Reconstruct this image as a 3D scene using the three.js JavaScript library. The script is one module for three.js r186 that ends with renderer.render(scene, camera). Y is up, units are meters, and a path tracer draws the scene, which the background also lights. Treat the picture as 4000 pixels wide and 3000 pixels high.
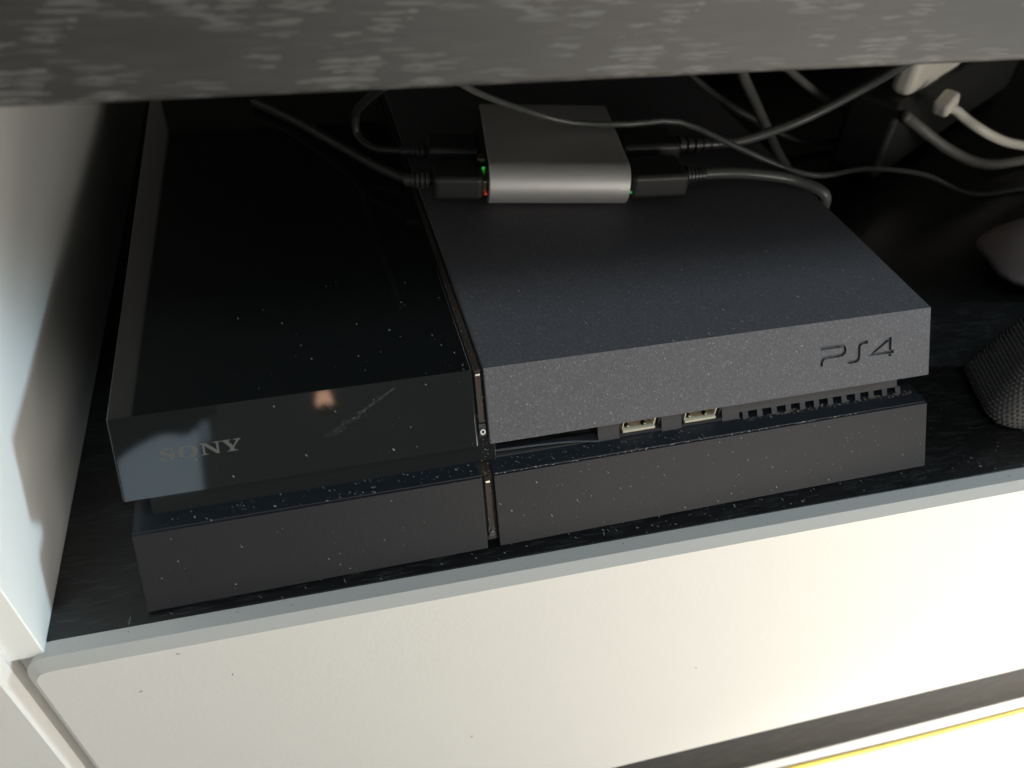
import * as THREE from 'three';
import { RectAreaLightUniformsLib } from 'three/addons/lights/RectAreaLightUniformsLib.js';
import { RoundedBoxGeometry } from 'three/addons/geometries/RoundedBoxGeometry.js';
import { mergeGeometries, mergeVertices, toCreasedNormals } from 'three/addons/utils/BufferGeometryUtils.js';
import { FontLoader } from 'three/addons/loaders/FontLoader.js';
import { TextGeometry } from 'three/addons/geometries/TextGeometry.js';
import { Brush, Evaluator, SUBTRACTION } from 'three-bvh-csg';

// ---------------------------------------------------------------- camera, light, exposure
const scene = new THREE.Scene();
scene.background = new THREE.Color().setRGB(0.155, 0.165, 0.165);

const camera = new THREE.PerspectiveCamera(51.38, 4 / 3, 0.01, 20);
camera.position.set(0.0639, 0.2195, 0.1809);
camera.up.set(0.12585, 0.73136, -0.67028);
camera.lookAt(0.0639 + 0.21458, 0.2195 - 0.67973, 0.1809 - 0.70138);
camera.focus = 0.262;
camera.userData.fStop = 12;

const renderer = new THREE.WebGLRenderer({ antialias: true });
renderer.setSize(1024, 768);
renderer.toneMapping = THREE.LinearToneMapping;
renderer.toneMappingExposure = 1.0;
renderer.shadowMap.enabled = true;
RectAreaLightUniformsLib.init();

const FLOOR_Y = -0.29;
// daylight from a window far to the right, a little above the shelf
const WINDOW_POS = new THREE.Vector3(2.51, 0.64, 0.34);
const windowLight = new THREE.RectAreaLight(new THREE.Color().setRGB(0.72, 0.97, 1.14), 150, 0.22, 0.34);
windowLight.position.copy(WINDOW_POS);
windowLight.lookAt(0.1, 0.05, 0);
scene.add(windowLight);
// soft daylight from a high window in front
const skyLight = new THREE.RectAreaLight(new THREE.Color().setRGB(0.82, 0.96, 1.02), 5.2, 1.1, 0.5);
skyLight.position.set(0.2, 2.35, 1.36);
skyLight.lookAt(0.1, 0, 0);
scene.add(skyLight);
// warm light through a low glazed door in front, to the right
const doorLight = new THREE.RectAreaLight(new THREE.Color().setRGB(1.0, 0.93, 0.84), 7.0, 0.9, 0.7);
doorLight.position.set(1.1, 0.10, 2.0);
doorLight.lookAt(0.15, 0.0, 0);
scene.add(doorLight);
// low sun through a second opening, falling on the floor in front of the cabinet at the right
const sunSpot = new THREE.SpotLight(new THREE.Color().setRGB(1.0, 0.95, 0.88), 150, 0, 0.30, 0.4, 2);
sunSpot.position.set(2.0, 1.9, 1.7);
sunSpot.target.position.set(1.0, FLOOR_Y, 0.68);
sunSpot.castShadow = true;
sunSpot.shadow.mapSize.set(1024, 1024);
scene.add(sunSpot, sunSpot.target);

// ---------------------------------------------------------------- helpers
let seed = 7;
function rnd() { seed = (seed * 1664525 + 1013904223) >>> 0; return seed / 4294967296; }
const rr = (a, b) => a + (b - a) * rnd();
const used = {};
function numbered(name) { const n = used[name] = (used[name] ?? -1) + 1; return n ? `${name}_${String(n).padStart(3, '0')}` : name; }
function thing(name, label, category, parent = scene, group) {
  const o = new THREE.Group(); o.name = numbered(name); parent.add(o);
  o.userData = { label, category }; if (group) o.userData.group = group;
  return o;
}
function part(name, geo, mat, parent, label) {
  const m = new THREE.Mesh(geo, mat); m.name = name; m.castShadow = m.receiveShadow = true; parent.add(m);
  if (label) m.userData.label = label;
  return m;
}
const lin = (r, g, b) => new THREE.Color().setRGB(r, g ?? r, b ?? r);
function std(o) { return new THREE.MeshPhysicalMaterial(o); }
// uv in metres from position, by the way each face points
function metreUV(geo, k = 1) {
  const g = geo.index ? geo.toNonIndexed() : geo, p = g.attributes.position, n = g.attributes.normal, uv = new Float32Array(p.count * 2);
  for (let i = 0; i < p.count; i++) {
    const x = Math.abs(n.getX(i)), y = Math.abs(n.getY(i)), z = Math.abs(n.getZ(i));
    let u, v;
    if (x > y && x > z) { u = p.getZ(i); v = p.getY(i); } else if (y > z) { u = p.getX(i); v = p.getZ(i); } else { u = p.getX(i); v = p.getY(i); }
    uv[2 * i] = u * k; uv[2 * i + 1] = v * k;
  }
  g.setAttribute('uv', new THREE.BufferAttribute(uv, 2));
  return g;
}
function box(x0, x1, y0, y1, z0, z1, r = 0.0006) {
  const w = x1 - x0, h = y1 - y0, d = z1 - z0;
  const g = r > 0 ? new RoundedBoxGeometry(w, h, d, 2, Math.min(r, w / 2.01, h / 2.01, d / 2.01)) : new THREE.BoxGeometry(w, h, d);
  g.translate((x0 + x1) / 2, (y0 + y1) / 2, (z0 + z1) / 2);
  return metreUV(g);
}
// a profile of [z, y] points swept along x from x0 to x1, edges bevelled
function prism(profile, x0, x1, bevel = 0.0005) {
  const s = new THREE.Shape(profile.map(([z, y]) => new THREE.Vector2(-z, y)));
  const g = new THREE.ExtrudeGeometry(s, { depth: x1 - x0 - 2 * bevel, bevelEnabled: bevel > 0, bevelSize: bevel, bevelOffset: -bevel, bevelThickness: bevel, bevelSegments: 4, steps: 1 });
  g.rotateY(Math.PI / 2); g.translate(x0 + bevel, 0, 0);
  return metreUV(g);
}
function tube(points, r, seg = 60, around = 10, capped = true) {
  const c = new THREE.CatmullRomCurve3(points.map((p) => new THREE.Vector3(...p)), false, 'centripetal');
  const parts = [new THREE.TubeGeometry(c, seg, r, around, false)];
  if (capped) for (const t of [0, 1]) { const s = new THREE.SphereGeometry(r, around, 6); const q = c.getPoint(t); s.translate(q.x, q.y, q.z); parts.push(s); }
  return mergeGeometries(parts);
}
function dataTex(w, h, f, srgb = false, rep = 1) {
  const d = new Uint8Array(w * h * 4);
  for (let y = 0; y < h; y++) for (let x = 0; x < w; x++) {
    const c = f(x, y), i = 4 * (y * w + x);
    d[i] = c[0]; d[i + 1] = c[1]; d[i + 2] = c[2]; d[i + 3] = 255;
  }
  const t = new THREE.DataTexture(d, w, h); t.wrapS = t.wrapT = THREE.RepeatWrapping; t.magFilter = THREE.LinearFilter; t.minFilter = THREE.LinearMipmapLinearFilter; t.generateMipmaps = true;
  if (srgb) t.colorSpace = THREE.SRGBColorSpace;
  t.repeat.set(rep, rep); t.needsUpdate = true;
  return t;
}
const toS = (v) => Math.round(255 * Math.max(0, Math.min(1, v <= 0.0031308 ? v * 12.92 : 1.055 * Math.pow(v, 1 / 2.4) - 0.055)));
// tileable value noise
function noiseGrid(n) { const g = new Float32Array(n * n); for (let i = 0; i < g.length; i++) g[i] = rnd(); return g; }
function vnoise(g, n, u, v) {
  const x = ((u % 1) + 1) % 1 * n, y = ((v % 1) + 1) % 1 * n, x0 = Math.floor(x) % n, y0 = Math.floor(y) % n, fx = x - Math.floor(x), fy = y - Math.floor(y);
  const s = (t) => t * t * (3 - 2 * t), a = g[y0 * n + x0], b = g[y0 * n + (x0 + 1) % n], c = g[((y0 + 1) % n) * n + x0], d = g[((y0 + 1) % n) * n + (x0 + 1) % n];
  return (a + (b - a) * s(fx)) * (1 - s(fy)) + (c + (d - c) * s(fx)) * s(fy);
}

// ---------------------------------------------------------------- materials
// dark open-pored wood foil: short pale flecks along the grain; one tile is 6 cm
const W = 1024, fleck = new Float32Array(W * W), G16 = noiseGrid(16), G64 = noiseGrid(64);
for (let k = 0; k < 1150; k++) {
  const cx = rnd() * W, cy = rnd() * W;
  if (vnoise(G16, 16, cx / W * 0.5, cy / W) < 0.45) continue;
  const L = rr(12, 66), T = rr(1.6, 5.0), a = rr(0.25, 1), bend = rr(-0.06, 0.06);
  for (let y = -Math.ceil(T * 1.6); y <= T * 1.6; y++) for (let x = -Math.ceil(L); x <= L; x++) {
    const e = (x / L) ** 2 + ((y - bend * x) / T) ** 2; if (e > 1.6) continue;
    const v = a * Math.max(0, 1 - e / 1.6) ** 0.6, X = ((cx + x | 0) % W + W) % W, Y = ((cy + y | 0) % W + W) % W;
    fleck[Y * W + X] = Math.max(fleck[Y * W + X], v);
  }
}
const woodPale = dataTex(W, W, (x, y) => {
  const f = fleck[y * W + x], n = vnoise(G64, 64, x / W * 0.12, y / W), b = 0.015 + 0.008 * n + 0.075 * f * (0.7 + 0.6 * n);
  return [toS(b), toS(b * 0.985), toS(b * 0.94)];
}, true, 1 / 0.06);
const woodBlack = dataTex(W, W, (x, y) => {
  const f = fleck[y * W + x], n = vnoise(G64, 64, x / W * 0.12, y / W), b = 0.006 + 0.005 * n + 0.028 * f * f;
  return [toS(b), toS(b * 1.02), toS(b * 1.02)];
}, true, 1 / 0.06);
const woodBump = dataTex(W, W, (x, y) => { const v = Math.round(255 * Math.min(1, 0.35 * vnoise(G64, 64, x / W * 0.2, y / W) + 0.6 * fleck[y * W + x])); return [v, v, v]; }, false, 1 / 0.06);
// fine pebbled plastic; one tile is 2 cm
const G256 = noiseGrid(256), G128 = noiseGrid(128);
const pebble = dataTex(512, 512, (x, y) => { const v = Math.round(255 * (0.55 * vnoise(G256, 256, x / 512, y / 512) + 0.45 * vnoise(G128, 128, x / 512, y / 512))); return [v, v, v]; }, false, 1 / 0.05);
const dusty = dataTex(512, 512, (x, y) => {
  const a = vnoise(G256, 256, x / 512 + 0.3, y / 512), b = vnoise(G128, 128, x / 512, y / 512 + 0.7), c = vnoise(G16, 16, x / 512, y / 512);
  const v = 0.098 + 0.026 * (a - 0.5) + 0.02 * (b - 0.5) + 0.006 * (c - 0.5) + 0.22 * Math.max(0, a * b - 0.45);
  return [toS(v * 1.0), toS(v * 0.955), toS(v * 1.02)];
}, true, 1 / 0.06);
const paintBump = dataTex(256, 256, (x, y) => { const v = Math.round(255 * vnoise(G64, 64, x / 256, y / 256)); return [v, v, v]; }, false, 1 / 0.06);

const M = {
  whiteLacquer: std({ color: lin(0.60, 0.588, 0.558), roughness: 0.42, bumpMap: paintBump, bumpScale: 0.00002, clearcoat: 0.35, clearcoatRoughness: 0.22 }),
  panelWhite: std({ color: lin(0.76, 0.76, 0.73), roughness: 0.5 }),
  boardWood: std({ map: woodPale, roughness: 0.5, bumpMap: woodBump, bumpScale: 0.00005 }),
  shelfWood: std({ map: woodBlack, roughness: 0.34, bumpMap: woodBump, bumpScale: 0.00003 }),
  innerBlack: std({ color: lin(0.016, 0.018, 0.015), roughness: 0.75 }),
  plinthBlack: std({ map: woodBlack, color: lin(1), roughness: 0.6, specularIntensity: 0.45, bumpMap: woodBump, bumpScale: 0.00006 }),
  gloss: std({ color: lin(0.010, 0.0108, 0.0105), roughness: 0.04 }),
  ledge: std({ color: lin(0.017, 0.021, 0.027), roughness: 0.3, bumpMap: pebble, bumpScale: 0.00001 }),
  matteUpper: std({ map: dusty, roughness: 0.58, specularIntensity: 0.6, bumpMap: pebble, bumpScale: 0.00006 }),
  matteLower: std({ color: lin(0.019, 0.018, 0.0198), roughness: 0.5, specularIntensity: 0.55, bumpMap: pebble, bumpScale: 0.00003 }),
  core: std({ color: lin(0.034, 0.031, 0.031), roughness: 0.6 }),
  grooveDust: std({ color: lin(0.06, 0.047, 0.038), roughness: 0.9 }),
  steel: std({ color: lin(0.72, 0.66, 0.55), metalness: 1, roughness: 0.3 }),
  cream: std({ color: lin(0.72, 0.64, 0.48), roughness: 0.45 }),
  alu: std({ color: lin(0.66, 0.65, 0.63), metalness: 0.6, roughness: 0.5 }),
  rubber: std({ color: lin(0.022, 0.023, 0.022), roughness: 0.5 }),
  cable: std({ color: lin(0.026, 0.028, 0.027), roughness: 0.36 }),
  cableGrey: std({ color: lin(0.07, 0.073, 0.07), roughness: 0.36 }),
  cablePale: std({ color: lin(0.17, 0.17, 0.155), roughness: 0.45 }),
  gold: std({ color: lin(0.75, 0.6, 0.35), metalness: 0.9, roughness: 0.35 }),
  copper: std({ color: lin(0.5, 0.27, 0.18), metalness: 0.8, roughness: 0.4 }),
  whitePlastic: std({ color: lin(0.78, 0.75, 0.66), roughness: 0.4 }),
  fabric: std({ color: lin(0.11, 0.104, 0.10), roughness: 0.75 }),
  blackHousing: std({ color: lin(0.008, 0.008, 0.008), roughness: 0.9 }),
  yellow: std({ color: lin(0.62, 0.42, 0.04), roughness: 0.45 }),
  floor: std({ color: lin(0.62, 0.58, 0.52), roughness: 0.6 }),
  print: std({ color: lin(0.085, 0.085, 0.075), roughness: 0.5 }),
  dust: std({ color: lin(0.31, 0.31, 0.315), roughness: 0.9 }),
  dustBrown: std({ color: lin(0.30, 0.24, 0.18), roughness: 0.95 }),
};

// ---------------------------------------------------------------- floor and what lights the place, outside the frame
{
  const f = part('floor', metreUV(new THREE.BoxGeometry(6, 0.04, 4)), M.floor, scene);
  f.position.set(0.6, FLOOR_Y - 0.02, 1.3); f.userData = { kind: 'structure', label: 'pale floor in front of the cabinet' };
}
function windowAt(pos, look, w, h, label, glow) {
  const o = thing('window', label, 'window'); o.position.copy(pos); o.lookAt(look);
  const f = [box(-w / 2 - 0.05, w / 2 + 0.05, h / 2, h / 2 + 0.05, -0.08, -0.02), box(-w / 2 - 0.05, w / 2 + 0.05, -h / 2 - 0.05, -h / 2, -0.08, -0.02), box(-w / 2 - 0.05, -w / 2, -h / 2, h / 2, -0.08, -0.02), box(w / 2, w / 2 + 0.05, -h / 2, h / 2, -0.08, -0.02)];
  part('window_frame', mergeGeometries(f), M.whitePlastic, o);
  part('pane', box(-w / 2, w / 2, -h / 2, h / 2, -0.06, -0.05, 0), std({ color: lin(0.5), emissive: lin(...glow), emissiveIntensity: 1, roughness: 0.4 }), o);
  return o;
}
windowAt(skyLight.position, new THREE.Vector3(0.1, 0, 0), 1.1, 0.5, 'wide high window in front of the cabinet', [1.5, 1.7, 1.8]);
windowAt(doorLight.position, new THREE.Vector3(0.15, 0, 0), 0.9, 0.7, 'low glazed opening in front of the cabinet to the right', [1.6, 1.5, 1.38]);
windowAt(WINDOW_POS, new THREE.Vector3(0.1, 0.05, 0), 0.22, 0.34, 'daylight window far to the right of the cabinet', [1.6, 1.85, 2.0]);

// what the glossy console front mirrors: a pale window, an added silhouette cutout, and an added peach glow
{
  const o = thing('window', 'pale bluish window behind an added dark silhouette cutout, facing the cabinet', 'window'); o.position.set(-0.36, 0.56, 2.0);
  part('pane', box(-0.105, 0.101, -0.14, 0.105, 0, 0.01, 0), std({ color: lin(0.3), emissive: lin(1.35, 1.75, 2.05), emissiveIntensity: 1 }), o);
  part('pane', box(0.103, 0.130, 0.045, 0.105, 0, 0.01, 0), std({ color: lin(0.3), emissive: lin(0.75, 1.05, 1.3), emissiveIntensity: 1 }), o);  // added sliver, copies the darker flap beside the mirrored patch
  const cs = new THREE.Shape([[-0.16, 0.16], [-0.16, -0.10], [-0.101, -0.06], [-0.103, 0.018], [-0.075, 0.038], [-0.045, 0.054], [-0.012, 0.068], [0.02, 0.075], [0.045, 0.071], [0.069, 0.063], [0.085, 0.068], [0.096, 0.076], [0.109, 0.080], [0.112, 0.101], [0.122, 0.095], [0.16, 0.11], [0.16, 0.16]].map((p) => new THREE.Vector2(...p)));
  const g = new THREE.ExtrudeGeometry(cs, { depth: 0.012, bevelEnabled: false }); g.translate(0, 0, -0.03);
  part('silhouette_mask', g, std({ color: lin(0.03, 0.035, 0.035), roughness: 0.9 }), o);  // added dark cutout, gives the mirrored pane the outline of a person before it
  const l = thing('mirrored_glow', 'small added peach glow, only there to mirror as a pinkish patch', 'lamp'); l.position.set(0.086, 0.684, 2.0);
  part('glow_drum', new THREE.CylinderGeometry(0.017, 0.024, 0.034, 20), std({ color: lin(0.5, 0.3, 0.2), emissive: lin(9, 5.2, 3.4), emissiveIntensity: 1 }), l);  // invented glowing drum, its mirror image makes the pinkish patch on the lid
  const st = new THREE.CylinderGeometry(0.012, 0.02, 0.03, 16); st.translate(0, -0.034, 0); part('stand', st, M.rubber, l);
  const pl = new THREE.PointLight(new THREE.Color().setRGB(1, 0.6, 0.4), 0.004); pl.position.set(0, 0, 0.03); l.add(pl);  // faint light added to go with the invented glow
}

// ---------------------------------------------------------------- the cabinet
const PX = -0.0268;                                      // inner face of the left divider
const cab = thing('media_cabinet', 'low white media cabinet with black shelf, dark wood top and white drawer fronts', 'cabinet');
{
  // divider: sits behind the drawer front below the shelf, runs out to the carcass edge above it
  const prof = [[-0.40, -0.286], [0.0352, -0.286], [0.0352, -0.0015], [0.0392, -0.0015], [0.0392, 0.1508], [-0.40, 0.1508]];
  part('side_panel', prism(prof, -0.0452, PX, 0.0004), M.panelWhite, cab);
  part('side_panel', box(0.96, 0.978, -0.286, 0.1508, -0.40, 0.0352, 0.0004), M.panelWhite, cab);
  part('shelf', box(PX + 0.0001, 0.9598, -0.018, 0, -0.385, 0.0357, 0.0003), M.shelfWood, cab);
  part('back_panel', box(PX + 0.0001, 0.9598, 0.0002, 0.1507, -0.40, -0.386, 0), M.innerBlack, cab);
  part('top_board', box(-0.55, 1.0, 0.1512, 0.195, -0.42, 0.0215, 0.0022), M.boardWood, cab);
  // drawer front: flat top, 3 mm chamfer, face
  const w0 = -0.0332, w1 = 0.95, yb = -0.186, c = 0.0030;
  const s = new THREE.Shape();
  const R = 0.0095;
  s.moveTo(w0 + R, 0); s.lineTo(w1 - R, 0); s.quadraticCurveTo(w1, 0, w1, -R); s.lineTo(w1, yb + R); s.quadraticCurveTo(w1, yb, w1 - R, yb); s.lineTo(w0 + R, yb); s.quadraticCurveTo(w0, yb, w0, yb + R); s.lineTo(w0, -R); s.quadraticCurveTo(w0, 0, w0 + R, 0);
  const drawerGeo = (shape) => {
    const g = new THREE.ExtrudeGeometry(shape, { depth: 0.0050, bevelEnabled: true, bevelSize: c, bevelOffset: -c, bevelThickness: c, bevelSegments: 1, curveSegments: 10 });
    g.translate(0, 0, 0.0360); return metreUV(toCreasedNormals(g, 0.35));
  };
  const drawer = part('drawer_front', drawerGeo(s), M.whiteLacquer, cab, 'wide white drawer front with chamfered edges under the black shelf');
  // neighbouring door front on the left
  const s2 = new THREE.Shape(), a0 = -0.50, a1 = -0.0360, t = 0.149, b = -0.275;
  s2.moveTo(a0, t); s2.lineTo(a0, b); s2.lineTo(a1, b); s2.lineTo(a1, t); s2.closePath();
  part('door_front', drawerGeo(s2), M.whiteLacquer, cab, 'white door front left of the drawer across a narrow gap');
  // under the drawer: carcass base board, plinth
  part('base_board', box(PX + 0.0001, 0.9598, -0.222, -0.190, -0.38, 0.0335, 0.0012), M.plinthBlack, cab);
  part('plinth', box(PX + 0.0001, 0.9598, FLOOR_Y + 0.0005, -0.2226, 0.0, 0.0268, 0.001), M.plinthBlack, cab);
}

// ---------------------------------------------------------------- games console
const YAW = 0.0167;
const con = thing('games_console', 'black two-tier games console with glossy left lid and dusty matte right lid', 'games console');
con.position.set(0.1375 - 0.1375 * Math.cos(YAW), 0, 0.1375 * Math.sin(YAW)); con.rotation.y = YAW;
const SL = 0.5884, TOP = 0.053, Y1 = 0.0316, Y2 = 0.0225, Y3 = 0.0012, D = 0.272;
const zf = (y) => SL * (TOP - y), GX0 = 0.1056, GX1 = 0.1092, CW = 0.275;
const slab = (y0, y1, in0 = 0, back = D) => [[zf(y0) - in0, y0], [zf(y1) - in0, y1], [zf(y1) - back, y1], [zf(y0) - back, y0]];
// engraved lettering: outlines of pen strokes on the slanted front face (u along x, v up the face)
const FACE_N = new THREE.Vector3(0, SL, 1).normalize(), FACE_UP = new THREE.Vector3(0, 1, -SL).normalize();
function faceMatrix(x, y, off) {                         // u -> x, v -> up the face, w -> out of it
  const o = new THREE.Vector3(x, y, zf(y)).addScaledVector(FACE_N, off);
  return new THREE.Matrix4().makeBasis(new THREE.Vector3(1, 0, 0), FACE_UP, FACE_N).setPosition(o);
}
function stroke(path, w) {
  const pts = path.filter((p, i) => !i || Math.hypot(p[0] - path[i - 1][0], p[1] - path[i - 1][1]) > 1e-6);
  const L = [], Rr = [];
  for (let i = 0; i < pts.length; i++) {
    const p = pts[i], a = pts[Math.max(0, i - 1)], b = pts[Math.min(pts.length - 1, i + 1)];
    let d1 = [p[0] - a[0], p[1] - a[1]], d2 = [b[0] - p[0], b[1] - p[1]];
    if (!i) d1 = d2; if (i === pts.length - 1) d2 = d1;
    const n1 = Math.hypot(...d1), n2 = Math.hypot(...d2), m = [-(d1[1] / n1 + d2[1] / n2), d1[0] / n1 + d2[0] / n2], k = Math.hypot(...m), q = [-d1[1] / n1, d1[0] / n1];
    const cosH = Math.max(0.45, (m[0] * q[0] + m[1] * q[1]) / k), o = w / 2 / cosH;
    L.push(new THREE.Vector2(p[0] + m[0] / k * o, p[1] + m[1] / k * o)); Rr.push(new THREE.Vector2(p[0] - m[0] / k * o, p[1] - m[1] / k * o));
  }
  return new THREE.Shape([...Rr, ...L.reverse()]);
}
const arc = (cx, cy, r, a0, a1, n = 6) => Array.from({ length: n + 1 }, (_, i) => [cx + r * Math.cos(a0 + (a1 - a0) * i / n), cy + r * Math.sin(a0 + (a1 - a0) * i / n)]);
const H6 = 0.0064, PI = Math.PI;
const letterStrokes = [
  // P
  [[0, H6], [0.0082, H6], ...arc(0.0082, H6 - 0.0017, 0.0017, PI / 2, -PI / 2), [0.0022, H6 - 0.0034], ...arc(0.0022, H6 - 0.0051, 0.0017, PI / 2, PI).slice(1), [0.0005, 0]],
  // S
  [[0.0192, H6], [0.0172, H6], ...arc(0.0172, H6 - 0.0016, 0.0016, PI / 2, PI), [0.0156, 0.0016], ...arc(0.0140, 0.0016, 0.0016, 0, -PI / 2), [0.0110, 0]],
  // 4
  [[0.0300, 0.0016], [0.0206, 0.0016], [0.0280, H6], [0.0284, H6], [0.0284, 0.0023]],
  [[0.0284, 0.0009], [0.0284, 0]],
];
{
  part('lower_case', prism(slab(Y3, Y2 - 0.0003), 0.0004, GX0 - 0.0002, 0.0003), M.matteLower, con, 'lower left front block of the console');
  part('lower_case', prism(slab(Y3, Y2 - 0.0003), GX1 + 0.0002, CW - 0.0002, 0.0003), M.matteLower, con, 'lower right front block of the console');
  const ledge = [[zf(Y2) - 0.0006, Y2 - 0.0003 + 0.00002], [zf(Y2) - 0.0008, Y2], [zf(Y2) - 0.02, Y2], [zf(Y2) - 0.02, Y2 - 0.0003 + 0.00002]];
  part('ledge', prism(ledge, 0.0008, GX0 - 0.0004, 0), M.ledge, con);
  part('ledge', prism(ledge, GX1 + 0.0004, CW - 0.0006, 0), M.ledge, con);
  // glossy lid
  part('glossy_lid', prism(slab(Y1, TOP), 0, GX0, 0.0006), M.gloss, con, 'glossy black left lid');
  // matte lid with engraved letters
  const lid = prism(slab(Y1, TOP), GX1, CW, 0.0005);
  const cut = mergeGeometries(letterStrokes.map((s) => {
    const g = new THREE.ExtrudeGeometry(stroke(s, 0.0012), { depth: 0.0016, bevelEnabled: false });
    g.applyMatrix4(faceMatrix(0.2296, 0.0394, -0.0009)); return g;
  }));
  const ev = new Evaluator(); ev.attributes = ['position', 'normal', 'uv'];
  const A = new Brush(lid), B = new Brush(cut); A.updateMatrixWorld(); B.updateMatrixWorld();
  const res = ev.evaluate(A, B, SUBTRACTION);
  res.geometry.clearGroups();
  part('matte_lid', res.geometry, M.matteUpper, con, 'dusty matte right lid with engraved lettering');
  // recessed wall between the tiers
  const wallIn = 0.0067;
  const wall = [[zf(Y2) - wallIn, Y2 - 0.0001], [zf(Y1) - wallIn, Y1 + 0.0002], [zf(Y1) - 0.255, Y1 + 0.0002], [zf(Y2) - 0.255, Y2 - 0.0001]];
  // core behind the wall and in the groove, with openings for ports left as boxes set proud or sunk
  const pieces = [[0.0060, 0.1120], [0.1478, 0.1556], [0.1712, 0.1787], [0.1943, 0.2010]];
  pieces.forEach(([a, b], i) => part('recess_wall', prism(wall, a, b, 0.00008), i ? M.core : M.gloss, con));
  part('inner_case', prism(slab(Y2 + 0.0002, Y1 - 0.0001, 0.0165, 0.25), 0.0065, 0.2662, 0), M.blackHousing, con);
  part('inner_case', prism(slab(Y1 + 0.0002, TOP - 0.0016, 0.0026, D - 0.002), GX0 - 0.0012, GX1 + 0.0012, 0), M.blackHousing, con);
  part('inner_case', prism(slab(Y3 + 0.0004, Y2 - 0.0012, 0.0026, D - 0.002), GX0 - 0.0012, GX1 + 0.0012, 0), M.grooveDust, con);
  // groove: light bar, grime, eject and power marks
  const bar = (y0, y1) => prism([[zf(y0) - 0.0009, y0], [zf(y1) - 0.0009, y1], [zf(y1) - 0.0030, y1], [zf(y0) - 0.0030, y0]], GX0 + 0.0008, GX1 - 0.0009, 0.0003);
  part('light_bar', bar(0.0375, 0.0521), M.grooveDust, con);
  part('light_bar', bar(0.0070, 0.0212), M.grooveDust, con);
  part('groove_strip', box(GX0 + 0.0006, GX1 - 0.0006, TOP - 0.0016, TOP - 0.0010, -0.26, -0.0006, 0.0002), M.grooveDust, con);
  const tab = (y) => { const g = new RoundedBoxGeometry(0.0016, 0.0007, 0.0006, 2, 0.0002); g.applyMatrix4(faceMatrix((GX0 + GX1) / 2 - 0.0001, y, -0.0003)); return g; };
  part('clip', tab(0.0514), M.steel, con); part('clip', tab(0.0208), M.steel, con);  // bright steel tabs stand for glints at the light bar ends
  const ring = new THREE.TorusGeometry(0.0007, 0.00024, 8, 18); ring.applyMatrix4(faceMatrix((GX0 + GX1) / 2, 0.0352, -0.0006));
  part('button_mark', ring, M.whitePlastic, con);
  const tri = new THREE.ExtrudeGeometry(new THREE.Shape([[-0.0009, 0], [0.0009, 0], [0, 0.0012]].map((p) => new THREE.Vector2(...p))), { depth: 0.0003, bevelEnabled: false });
  const tb = new THREE.BoxGeometry(0.0018, 0.0004, 0.0003); tb.translate(0, -0.0005, 0.00015);
  const eject = mergeGeometries([tri.index ? tri.toNonIndexed() : tri, tb.toNonIndexed()]); eject.applyMatrix4(faceMatrix((GX0 + GX1) / 2, 0.0052, -0.0008));
  part('button_mark', eject, M.cableGrey, con);
  part('button', prism([[zf(0.0335) - 0.001, 0.0335], [zf(0.0370) - 0.001, 0.0370], [zf(0.0370) - 0.003, 0.0370], [zf(0.0335) - 0.003, 0.0335]], GX0 + 0.0006, GX1 - 0.0006, 0.0003), M.core, con);
  part('button', prism([[zf(0.0030) - 0.0012, 0.0030], [zf(0.0068) - 0.0012, 0.0068], [zf(0.0068) - 0.003, 0.0068], [zf(0.0030) - 0.003, 0.0030]], GX0 + 0.0006, GX1 - 0.0006, 0.0003), M.core, con);
  // disc slot
  const zw = (y) => zf(y) - wallIn;
  part('disc_slot', prism([[zw(Y2) - 0.004, Y2], [zw(Y1) - 0.004, Y1], [zw(Y1) - 0.006, Y1], [zw(Y2) - 0.006, Y2]], 0.1120, 0.1478, 0), M.blackHousing, con);
  part('slot_lip', tube([[0.1121, 0.0243, zw(0.0243) - 0.001], [0.128, 0.0241, zw(0.0241) - 0.0007], [0.139, 0.0238, zw(0.0238) - 0.0002], [0.1476, 0.0230, zw(0.0230) + 0.0002]], 0.0007), M.ledge, con);
  part('slot_sill', box(0.1121, 0.1477, Y2, Y2 + 0.0007, zw(Y2) - 0.004, zw(Y2) - 0.0003, 0.0002), M.core, con);
  // two usb ports
  for (const ux of [0.1556, 0.1787]) {
    const w = 0.0156, u = new THREE.Group(); u.name = 'usb_port'; con.add(u); u.position.set(ux, 0, 0);
    const y0 = 0.0236, y1 = 0.0290;
    const bx = (a, b, c2, d, e, f, r) => { const g = box(a, b, c2, d, e, f, r); return g; };
    part('surround', mergeGeometries([bx(0, w, Y2, y0 - 0.0001, zw(0.023) - 0.012, zw(0.023) - 0.0002, 0.0001), bx(0, 0.0009, y0, Y1, zw(0.027) - 0.012, zw(0.027) + 0.0002, 0.0001), bx(w - 0.0009, w, y0, Y1, zw(0.027) - 0.012, zw(0.027) + 0.0002, 0.0001)]), M.core, u);
    const zs = zw(0.0245) + 0.0002;
    part('shell', mergeGeometries([bx(0.0012, w - 0.0024, y0, y0 + 0.0010, zs - 0.010, zs, 0.0003), bx(0.0012, w - 0.0024, y1, y1 + 0.0005, zs - 0.010, zs - 0.002, 0.0002), bx(0.0012, 0.0016, y0 + 0.0011, y1, zs - 0.010, zs - 0.001, 0.0001), bx(w - 0.0029, w - 0.0024, y0 + 0.0011, y1, zs - 0.010, zs - 0.001, 0.0001)]), M.cream, u);
    part('cavity', bx(0.0018, w - 0.0030, y0 + 0.0012, y1 - 0.0001, zs - 0.010, zs - 0.0068, 0), M.core, u);
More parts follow.
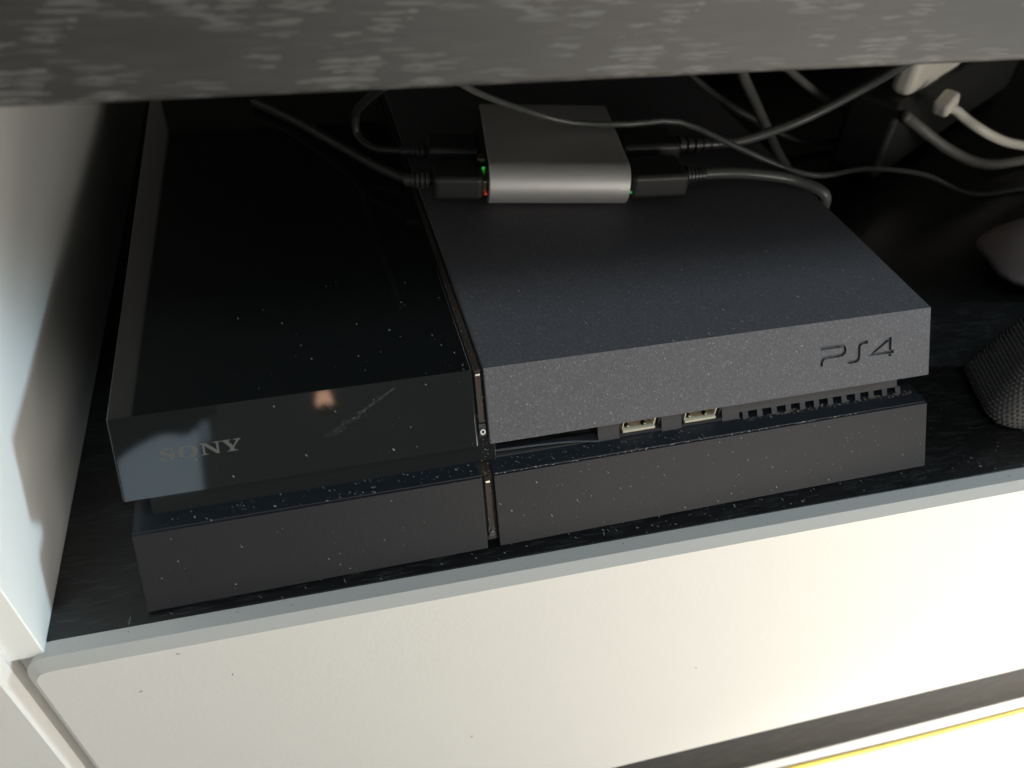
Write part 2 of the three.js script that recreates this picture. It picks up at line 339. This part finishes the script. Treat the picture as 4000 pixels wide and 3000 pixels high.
    for (const k of [0.0031, 0.0093]) {
      const e = new THREE.SphereGeometry(0.0009, 12, 8); e.scale(1, 0.7, 1.2); e.translate(k, y0 + 0.0016, zs - 0.0022);
      part('contact_spring', e, M.blackHousing, u);
      const h = new THREE.SphereGeometry(0.00045, 8, 6); h.translate(k + 0.0001, y0 + 0.0020, zs - 0.0013);
      part('contact_tip', h, M.steel, u);
    }
  }
  // vent grille at the right of the recess
  part('vent_back', prism([[zw(Y2) - 0.0035, Y2], [zw(Y1) - 0.0035, Y1], [zw(Y1) - 0.005, Y1], [zw(Y2) - 0.005, Y2]], 0.2010, 0.2662, 0), M.blackHousing, con);
  part('vent_header', prism([[zw(0.0246), 0.0246], [zw(Y1), Y1], [zw(Y1) - 0.0035, Y1], [zw(0.0246) - 0.0035, 0.0246]], 0.2010, 0.2662, 0.0001), M.core, con);
  for (let k = 0; k < 12; k++) {
    const x = 0.2022 + k * 0.00575;
    part('vent_rib', prism([[zw(Y2) + 0.0004, Y2], [zw(0.0246), 0.0246], [zw(0.0246) - 0.0035, 0.0246], [zw(Y2) - 0.0035, Y2]], x, x + 0.0022, 0.0001), M.core, con);
  }
  part('recess_end', prism(wall.map(([z, y]) => [z - 0.006, y]), 0.2662, 0.2690, 0.0002), M.core, con);
  // feet
  for (const [x, z] of [[0.02, 0.01], [0.255, 0.01], [0.02, -0.2], [0.255, -0.2]]) { const g = new THREE.CylinderGeometry(0.005, 0.005, Y3, 16); g.translate(x, Y3 / 2, z); part('foot', g, M.rubber, con); }
}
// flat printed serif lettering on the glossy front
{
  const font = await new FontLoader().loadAsync('fonts/droid/droid_serif_bold.typeface.json');
  const word = new TextGeometry('SONY', { font, size: 1, depth: 0.012, curveSegments: 8, bevelEnabled: false });
  word.computeBoundingBox(); const bb = word.boundingBox;
  word.translate(-bb.min.x, -bb.min.y, 0); word.scale(0.0226 / (bb.max.x - bb.min.x), 0.0037 / (bb.max.y - bb.min.y), 0.002);
  word.applyMatrix4(faceMatrix(0.0122, 0.0405, 0.00001));
  part('lettering', word, M.print, con, 'small grey serif lettering on the glossy front');
}

// ---------------------------------------------------------------- signal splitter box on the console
const spl = thing('signal_splitter', 'small grey aluminium splitter box lying on the console with cables both sides', 'splitter box');
const SY = -0.150;
spl.position.set(0.1595, 0.0534, -0.0860); spl.rotation.y = SY;
{
  const h = 0.0170, r = h / 2, dep = 0.068, s = new THREE.Shape();
  s.moveTo(r, 0); s.absarc(r, r, r, -PI / 2, -3 * PI / 2, true); s.lineTo(dep - r, h); s.absarc(dep - r, r, r, PI / 2, -PI / 2, true); s.lineTo(r, 0);
  const g = new THREE.ExtrudeGeometry(s, { depth: 0.0556, bevelEnabled: true, bevelSize: 0.0003, bevelOffset: -0.0003, bevelThickness: 0.0003, bevelSegments: 1, curveSegments: 24 });
  g.rotateY(PI / 2); g.translate(-0.0278, 0, 0);
  part('shell', g, M.alu, spl);
  for (const sx of [-1, 1]) {
    const e = new THREE.ExtrudeGeometry(s, { depth: 0.0008, bevelEnabled: false, curveSegments: 20 });
    e.scale(0.9, 0.86, 1); e.translate(0.0035, 0.0012, 0); e.rotateY(PI / 2); e.translate(sx > 0 ? 0.0280 : -0.0290, 0, 0);
    part('end_plate', e, M.rubber, spl);
  }
  // led lights: emissive and so small that they light nothing
  const led = (x, y, z, r, c, label) => { const q = new THREE.SphereGeometry(r, 10, 8); q.translate(x, y, z); part('led', q, std({ color: lin(0.02), emissive: lin(...c), emissiveIntensity: 1 }), spl, label); };
  led(-0.0297, 0.0118, -0.0130, 0.0006, [0.02, 0.38, 0.06], 'green indicator light on the left end');
  led(-0.0293, 0.0060, -0.0030, 0.0007, [0.26, 0.02, 0.01], 'red indicator light on the left end');
  led(0.0291, 0.0070, -0.0026, 0.0006, [0.006, 0.26, 0.04], 'green indicator light on the right end');
  part('socket', box(-0.0312, -0.0288, 0.0075, 0.0098, -0.0105, -0.0062, 0.0004), M.gold, spl);
  part('socket', box(-0.0318, -0.0288, 0.0118, 0.0136, -0.0215, -0.0172, 0.0004), M.copper, spl);
}

// ---------------------------------------------------------------- cables with their plugs
function plugOn(c, base, dir, len, w, h, relief, collar) {
  // plug body from base along dir (xz yaw), then a ribbed strain relief
  const g = new THREE.Group(); g.name = 'plug'; c.add(g); g.position.set(...base); g.rotation.y = Math.atan2(-dir[1], dir[0]);
  part('plug_body', new RoundedBoxGeometry(len, h, w, 3, 0.0022).translate(len / 2, 0, 0), M.rubber, g);
  if (collar) part('plug_tip', new RoundedBoxGeometry(0.004, h * 0.5, w * 0.7, 2, 0.0006).translate(-0.0018, 0, 0), collar, g);
  for (let k = 0; k < 5; k++) {
    const rad = 0.0040 - k * 0.00032, x = len + 0.0012 + k * relief / 5;
    const cy = new THREE.CylinderGeometry(rad, rad, relief / 5 * 0.68, 14); cy.rotateZ(PI / 2); cy.translate(x + relief / 10, 0, 0); part('strain_relief', cy, M.cable, g);
  }
  const cr = new THREE.CylinderGeometry(0.0022, 0.0026, relief + 0.003, 12); cr.rotateZ(PI / 2); cr.translate(len + relief / 2, 0, 0); part('strain_core', cr, M.rubber, g);
  return g;
}
const dirSpl = [Math.cos(SY), -Math.sin(SY)];
{ // left front cable
  const c = thing('video_cable', 'black cable plugged into the splitter left end, front one, curving up left', 'cable');
  plugOn(c, [0.1310, 0.0620, -0.1000], [-dirSpl[0], -dirSpl[1]], 0.0195, 0.0165, 0.0100, 0.0100, M.gold);
  part('cord', tube([[0.0445, 0.0560, -0.1969], [0.0589, 0.0560, -0.1787], [0.0789, 0.0580, -0.1442], [0.0878, 0.0600, -0.1256], [0.0955, 0.0612, -0.1130], [0.1020, 0.0615, -0.1050]], 0.0021), M.cable, c);
}
{ // left rear cable
  const c = thing('video_cable', 'black cable plugged into the splitter left end, rear one, looping backwards', 'cable');
  plugOn(c, [0.1345, 0.0625, -0.1225], [-dirSpl[0], -dirSpl[1]], 0.0215, 0.0165, 0.0100, 0.0095, M.copper);
  part('cord', tube([[0.0960, 0.1030, -0.1000], [0.0895, 0.0850, -0.1261], [0.0863, 0.0720, -0.1426], [0.0862, 0.0640, -0.1430], [0.0915, 0.0615, -0.1340], [0.1020, 0.0625, -0.1275]], 0.0017), M.rubber, c);
}
{ // right front cable
  const c = thing('video_cable', 'black cable plugged into the splitter right end, front one, running off the console edge', 'cable');
  plugOn(c, [0.1895, 0.0618, -0.0935], [1, 0.06], 0.0245, 0.0185, 0.0105, 0.0085);
  part('cord', tube([[0.2230, 0.0618, -0.0920], [0.2330, 0.0612, -0.0925], [0.2490, 0.0590, -0.0933], [0.2670, 0.0562, -0.0907], [0.2790, 0.0525, -0.0835], [0.2822, 0.0440, -0.0850], [0.2830, 0.0260, -0.0920], [0.2840, 0.0030, -0.1000]], 0.0024), M.cableGrey, c);
}
{ // right rear cable
  const c = thing('video_cable', 'black cable plugged into the splitter right end, rear one, rising towards the back right', 'cable');
  plugOn(c, [0.1940, 0.0625, -0.1180], [1, 0.05], 0.0265, 0.0185, 0.0100, 0.0190);
  part('cord', tube([[0.2390, 0.0625, -0.1165], [0.2480, 0.0627, -0.1155], [0.2593, 0.0640, -0.1166], [0.2848, 0.0700, -0.1198], [0.3062, 0.0850, -0.1152], [0.3133, 0.0950, -0.1091], [0.322, 0.107, -0.103]], 0.0022), M.cableGrey, c);
}
function looseCable(label, pts, r, mat) { const c = thing('loose_cable', label, 'cable'); part('cord', tube(pts, r, 70), mat, c); return c; }
looseCable('thin black cable draped across the top of the splitter box and sagging right', [[0.1180, 0.1070, -0.0910], [0.1243, 0.1000, -0.0985], [0.1517, 0.0820, -0.1171], [0.1727, 0.0745, -0.1195], [0.1965, 0.0740, -0.1160], [0.2207, 0.0730, -0.1175], [0.2424, 0.0660, -0.1085], [0.2663, 0.0570, -0.1015], [0.2865, 0.0500, -0.1036], [0.3393, 0.0350, -0.1307], [0.3897, 0.0200, -0.1448], [0.4308, 0.0030, -0.1481], [0.4800, 0.0016, -0.1520], [0.5600, 0.0016, -0.1400], [0.6400, 0.0016, -0.1600]], 0.0013, M.cableGrey);
looseCable('pale grey cable hanging down behind the right rear plug', [[0.2860, 0.0680, -0.1880], [0.2910, 0.0600, -0.1901], [0.3036, 0.0450, -0.1947], [0.3147, 0.0300, -0.1941], [0.3262, 0.0150, -0.1950], [0.3367, 0.0030, -0.1950]], 0.0028, M.cablePale);
looseCable('dim black cable crossing behind the rising cable at the back', [[0.3280, 0.0560, -0.2150], [0.3368, 0.0500, -0.2172], [0.3697, 0.0300, -0.2216], [0.4130, 0.0100, -0.2356], [0.4286, 0.0040, -0.2355]], 0.0023, M.cablePale);
looseCable('faint black cable slanting down at the back left of the pale grey one', [[0.2700, 0.0540, -0.2160], [0.2750, 0.0500, -0.2167], [0.3060, 0.0300, -0.2186], [0.3249, 0.0200, -0.2177], [0.3400, 0.0040, -0.2200]], 0.0023, M.cableGrey);
looseCable('thick dim grey cable curving along the shelf below the white adapter', [[0.3803, 0.0440, -0.1660], [0.4000, 0.0330, -0.1775], [0.4226, 0.0200, -0.1719], [0.4538, 0.0080, -0.1721], [0.4916, 0.0040, -0.1795], [0.5240, 0.0040, -0.1835]], 0.0030, M.cablePale);
looseCable('faint black cable lying on the shelf between the pale cable and the adapter', [[0.3442, 0.0100, -0.2228], [0.3629, 0.0050, -0.2186], [0.3921, 0.0040, -0.2220], [0.4275, 0.0060, -0.2351], [0.4535, 0.0100, -0.2421]], 0.0018, M.cableGrey);

// ---------------------------------------------------------------- power strip, adapter and white cable at the back right
{
  const ps = thing('power_strip', 'dark power strip at the back right with a white adapter on it', 'power strip');
  ps.position.set(0.3800, 0, -0.1700); ps.rotation.y = Math.atan2(0.037, 0.061);
  part('strip_body', box(-0.002, 0.21, 0.004, 0.0490, -0.030, 0, 0.004), M.rubber, ps);
  for (const x of [0.01, 0.19]) part('foot', box(x, x + 0.012, 0.0002, 0.0045, -0.026, -0.004, 0.0004), M.rubber, ps);
  const ad = thing('power_adapter', 'white power adapter plugged in upright on the dark power strip', 'power adapter');
  ad.position.copy(ps.position); ad.rotation.y = ps.rotation.y;
  part('adapter_body', box(0.006, 0.078, 0.0498, 0.0950, -0.014, -0.0012, 0.005), M.whitePlastic, ad);
  part('prong_collar', box(0.02, 0.054, 0.0485, 0.0502, -0.012, -0.004, 0.0005), M.whitePlastic, ad);
  const wc = thing('white_cable', 'white cable with a small white plug leaving the front of the power strip', 'cable');
  part('plug_body', (() => { const q = new RoundedBoxGeometry(0.013, 0.009, 0.009, 3, 0.0025); q.rotateZ(0.5); q.rotateY(0.5); q.translate(0.4035, 0.0500, -0.1672); return q; })(), M.whitePlastic, wc);
  part('cord', tube([[0.4035, 0.0490, -0.1660], [0.4090, 0.0470, -0.1630], [0.4126, 0.0445, -0.1610], [0.4210, 0.0400, -0.1544], [0.4446, 0.0300, -0.1581], [0.4745, 0.0200, -0.1681], [0.5240, 0.0040, -0.1835]], 0.0026), M.whitePlastic, wc);
}

// ---------------------------------------------------------------- fabric speaker at the right, and the soft shape behind it
{
  const sp = thing('fabric_speaker', 'dark mesh-covered speaker standing right of the console', 'speaker');
  sp.position.set(0.3772, 0, 0.0160); sp.rotation.y = -0.33;
  const hx = 0.060, hz = 0.0205, rc = 0.009, H = 0.058, taper = 0.25;
  const ring = (y, inset, n = 10) => {
    const a = hx - inset, b = hz - inset, r = Math.max(0.003, rc), out = [];
    for (const [sx, sz, a0] of [[1, 1, 0], [-1, 1, PI / 2], [-1, -1, PI], [1, -1, 3 * PI / 2]]) for (let i = 0; i <= n; i++) { const t = a0 + PI / 2 * i / n; out.push([sx * (a - r) + r * Math.cos(t), y, sz * (b - r) + r * Math.sin(t)]); }
    return out;
  };
  const rows = [[0.0012, 0.0016], [0.0030, 0.0006], [0.006, 0.0004]]; for (let k = 1; k <= 10; k++) rows.push([0.006 + (H - 0.008) * k / 10, 0.0004 + (H - 0.008) * k / 10 * taper]); rows.push([H, 0.0004 + H * taper + 0.004]);
  const rings = rows.map(([y, i]) => ring(y, i)), P = [], I = [], n = rings[0].length;
  rings.forEach((r) => r.forEach((q) => P.push(...q)));
  for (let j = 0; j < rings.length - 1; j++) for (let i = 0; i < n; i++) { const a = j * n + i, b = j * n + (i + 1) % n, c = a + n, d = b + n; I.push(a, c, b, b, c, d); }
  const g = new THREE.BufferGeometry(); g.setAttribute('position', new THREE.Float32BufferAttribute(P, 3)); g.setIndex(I);
  const topC = P.length / 3; const P2 = [...P, 0, H, 0]; g.setAttribute('position', new THREE.Float32BufferAttribute(P2, 3));
  for (let i = 0; i < n; i++) I.push((rings.length - 1) * n + i, topC, (rings.length - 1) * n + (i + 1) % n); g.setIndex(I); g.computeVertexNormals();
  part('speaker_body', g, M.fabric, sp);
  part('base_ring', new RoundedBoxGeometry(hx * 2 - 0.008, 0.0012, hz * 2 - 0.008, 2, 0.0005).translate(0, 0.0007, 0), M.rubber, sp);
  // open knit of the cover: threads as small beads laid row by row
  const bead = new THREE.SphereGeometry(0.00068, 6, 5); bead.scale(1.15, 0.8, 0.6);
  const list = []; const up = new THREE.Vector3(0, 1, 0);
  const per = []; const base = ring(0, 0, 14);
  for (let i = 0; i < base.length; i++) { const a = base[i], b = base[(i + 1) % base.length]; per.push([a, b, Math.hypot(b[0] - a[0], b[2] - a[2])]); }
  const Ltot = per.reduce((s, q) => s + q[2], 0), N = 158;
  for (let j = 0; j < 34; j++) {
    const y = 0.0032 + j * 0.00172, inset = y < 0.006 ? 0.0005 : 0.0004 + (y - 0.006) * taper;
    for (let i = 0; i < N; i++) {
      let t = ((i + (j % 2) * 0.5) / N) * Ltot, k = 0; while (t > per[k][2] && k < per.length - 1) { t -= per[k][2]; k++; }
      const [a, b, l] = per[k], x0 = a[0] + (b[0] - a[0]) * t / Math.max(l, 1e-9), z0 = a[2] + (b[2] - a[2]) * t / Math.max(l, 1e-9);
      const sx = (hx - inset) / hx, sz = (hz - inset) / hz;
      const nrm = new THREE.Vector3((b[2] - a[2]), 0.30 * l, -(b[0] - a[0])).normalize(); if (nrm.x * x0 + nrm.z * z0 < 0) { nrm.x *= -1; nrm.z *= -1; }
      list.push(new THREE.Matrix4().compose(new THREE.Vector3(x0 * sx, y, z0 * sz).addScaledVector(nrm, 0.0001), new THREE.Quaternion().setFromUnitVectors(new THREE.Vector3(0, 0, 1), nrm), new THREE.Vector3(1, 1, 1)));
    }
  }
  const im = new THREE.InstancedMesh(bead, M.fabric, list.length); list.forEach((m, i) => im.setMatrixAt(i, m)); im.name = 'knit_cover'; im.userData.kind = 'stuff'; im.castShadow = im.receiveShadow = true; sp.add(im);

  const po = thing('glow_mound', 'soft pinkish grey shape added behind the speaker in place of a blurred glow', 'pouch');
  po.position.set(0.440, 0.0100, -0.083); po.rotation.y = 0.25;
  const q = new THREE.SphereGeometry(1, 40, 24), pp = q.attributes.position;
  for (let i = 0; i < pp.count; i++) { const x = pp.getX(i), y = pp.getY(i), z = pp.getZ(i), k = 1 + 0.05 * Math.sin(5 * x + 2 * z) + 0.04 * Math.sin(7 * z - 3 * y); pp.setXYZ(i, Math.sign(x) * Math.abs(x) ** 0.8 * 0.056 * k, y * 0.0095, Math.sign(z) * Math.abs(z) ** 0.8 * 0.030 * k); }
  q.computeVertexNormals();
  part('mound_body', q, std({ color: lin(0.27, 0.215, 0.215), roughness: 0.9, sheen: 0.3, sheenColor: lin(0.5, 0.4, 0.4) }), po);  // solid shape tinted to imitate a soft pinkish glow at the right
}

// ---------------------------------------------------------------- yellow cable on the floor along the plinth
{
  const c = thing('yellow_cable', 'thin yellow cable running on the floor along the black plinth', 'cable');
  const pts = []; for (let k = 0; k <= 14; k++) { const x = -0.2 + k * 0.1; pts.push([x, FLOOR_Y + 0.0016, 0.0335 + 0.0009 * Math.sin(k * 1.3) + 0.004 * Math.max(0, x - 0.3)]); }
  part('cord', tube(pts, 0.0015, 160, 12), M.yellow, c);
}

// ---------------------------------------------------------------- dust flakes
{
  const flake = new THREE.BoxGeometry(1, 1, 1);
  const U = new THREE.Vector3(1, 0, 0);
  function scatter(parent, n, at, N, Vv, sMin, sMax, mat, ang = -0.95, spread = 0.5) {
    const im = new THREE.InstancedMesh(flake, mat, n), q = new THREE.Quaternion(), m = new THREE.Matrix4();
    const Nn = new THREE.Vector3(...N).normalize(), T = new THREE.Vector3(...Vv).normalize(), B = new THREE.Vector3().crossVectors(Nn, T);
    for (let i = 0; i < n; i++) {
      const p = at(), s = 0.82 * (sMin + (sMax - sMin) * rnd() ** 2.4), a = ang + spread * (rnd() + rnd() - 1);
      const d = T.clone().multiplyScalar(Math.cos(a)).addScaledVector(B, Math.sin(a)), e = new THREE.Vector3().crossVectors(Nn, d);
      q.setFromRotationMatrix(new THREE.Matrix4().makeBasis(d, e, Nn));
      m.compose(new THREE.Vector3(...p).addScaledVector(Nn, s * 0.09), q, new THREE.Vector3(s, s * rr(0.25, 0.5), s * 0.16));
      im.setMatrixAt(i, m); const v = rr(0.35, 1.15); im.setColorAt(i, lin(v, v, v));
    }
    im.name = 'dust'; im.userData.kind = 'stuff'; im.receiveShadow = true; parent.add(im);
  }
  const face = (x0, x1, y0, y1) => () => { const y = rr(y0, y1); return [rr(x0, x1), y, zf(y)]; };
  const up = [0, 1, 0], X = [1, 0, 0], fn = [0, SL, 1];
  const mm = 0.001;
  scatter(con, 520, face(GX1 + 0.001, CW - 0.05, Y1 + 0.001, TOP - 0.001), fn, X, 0.22 * mm, 0.75 * mm, M.dust);
  scatter(con, 60, face(CW - 0.05, CW - 0.001, Y1 + 0.001, TOP - 0.001), fn, X, 0.22 * mm, 0.6 * mm, M.dust);
  scatter(con, 150, face(GX1 + 0.001, CW - 0.001, Y3 + 0.001, Y2 - 0.001), fn, X, 0.25 * mm, 1.0 * mm, M.dust);
  scatter(con, 30, face(0.004, GX0 - 0.001, Y3 + 0.001, Y2 - 0.001), fn, X, 0.25 * mm, 0.8 * mm, M.dust);
  scatter(con, 26, face(0.004, GX0 - 0.001, Y1 + 0.001, TOP - 0.001), fn, X, 0.25 * mm, 1.1 * mm, M.dust);
  // wipe mark on the glossy front: fine dust drawn out along a slanting streak
  scatter(con, 420, () => { const t = rnd(), w = (rnd() + rnd() - 1) * 0.0030 * (1.15 - t), y = 0.0405 + 0.0105 * t; return [0.060 + 0.021 * t + w, y, zf(y)]; }, fn, X, 0.08 * mm, 0.24 * mm, M.dust, 0.5, 0.4);
  scatter(con, 170, () => [rr(GX1, CW - 0.002), TOP, -0.045 * rnd() ** 1.4 - 0.0006], up, X, 0.25 * mm, 1.25 * mm, M.dust);
  scatter(con, 44, () => [0.03 + (GX0 - 0.031) * rnd() ** 0.6, TOP, -0.06 * rnd() ** 1.5 - 0.0006], up, X, 0.2 * mm, 1.0 * mm, M.dust);
  scatter(con, 130, () => [rr(0.01, GX0), Y2, zf(Y2) - rr(0.0008, 0.0066)], up, X, 0.25 * mm, 1.0 * mm, M.dust);
  scatter(con, 120, () => [rr(GX1, 0.19), Y2, zf(Y2) - rr(0.0008, 0.0066)], up, X, 0.25 * mm, 0.9 * mm, M.dust);
  scatter(con, 150, () => [rr(GX1, 0.245), Y2, zf(Y2) - rr(0.0002, 0.0007)], fn, X, 0.3 * mm, 0.9 * mm, M.dust, 0, 0.5);
  scatter(con, 260, () => [rr(0.20, 0.272), Y2, zf(Y2) - 0.0067 + rr(-0.0004, 0.0016)], up, X, 0.3 * mm, 1.1 * mm, M.dustBrown, 0, 1.5);
  scatter(con, 160, () => { const y = rr(0.003, TOP - 0.002); return [rr(GX0 + 0.0006, GX1 - 0.0006), y, zf(y) - 0.0010]; }, fn, X, 0.2 * mm, 0.6 * mm, M.dustBrown, 0, 1.5);
  scatter(con, 220, () => [rr(GX0 + 0.0006, GX1 - 0.0006), TOP - 0.0009, -0.08 * rnd()], up, X, 0.2 * mm, 0.7 * mm, M.dustBrown, 1.4, 0.6);
  scatter(cab, 420, () => { const x = rr(0.03, 0.42), z = rr(0.024, 0.0354); return [x, 0, x > 0.285 && rnd() < 0.5 ? rr(0.0, 0.034) : z + 0.0001 * x]; }, up, X, 0.25 * mm, 1.1 * mm, M.dust);
  scatter(cab, 60, () => [rr(-0.02, 0.42), 0, rr(0.0363, 0.0405)], up, X, 0.25 * mm, 0.7 * mm, M.dust);
}
// specks on the drawer face, lint fibres on the console and the shelf
{
  const bits = [[0.0085, -0.0062], [-0.006, -0.0235], [0.021, -0.024], [0.196, -0.092], [0.10, -0.11]].map(([x, y], i) => { const b = new THREE.BoxGeometry(0.0011, 0.0004, 0.00012).toNonIndexed(); b.rotateZ(-0.7 + i); b.translate(x, y, 0.04408); return b; });
  const sp = part('speck', mergeGeometries(bits), std({ color: lin(0.26, 0.25, 0.23), roughness: 0.9 }), cab); sp.userData.kind = 'stuff';
  const fib = [];
  for (let k = 0; k < 16; k++) {
    const onLid = k < 9, x = onLid ? rr(0.03, 0.26) : rr(-0.015, 0.40), y = onLid ? TOP + 0.0001 : 0.0001, z = onLid ? -rr(0.002, 0.05) : (x < 0.27 ? 0.034 : rr(-0.005, 0.033)), a = rr(0, 6.28), L = rr(0.0008, 0.0020);
    fib.push(tube([[x, y, z], [x + 0.5 * L * Math.cos(a) + 0.0002, y + 0.0002, z + 0.5 * L * Math.sin(a)], [x + L * Math.cos(a + 0.5), y, z + L * Math.sin(a + 0.5)]], 0.00006, 10, 5, false));
  }
  const li = part('lint', mergeGeometries(fib), M.dust, cab); li.userData.kind = 'stuff';
}
scene.traverse((o) => { if (o.isMesh) o.castShadow = o.receiveShadow = true; });
renderer.render(scene, camera);
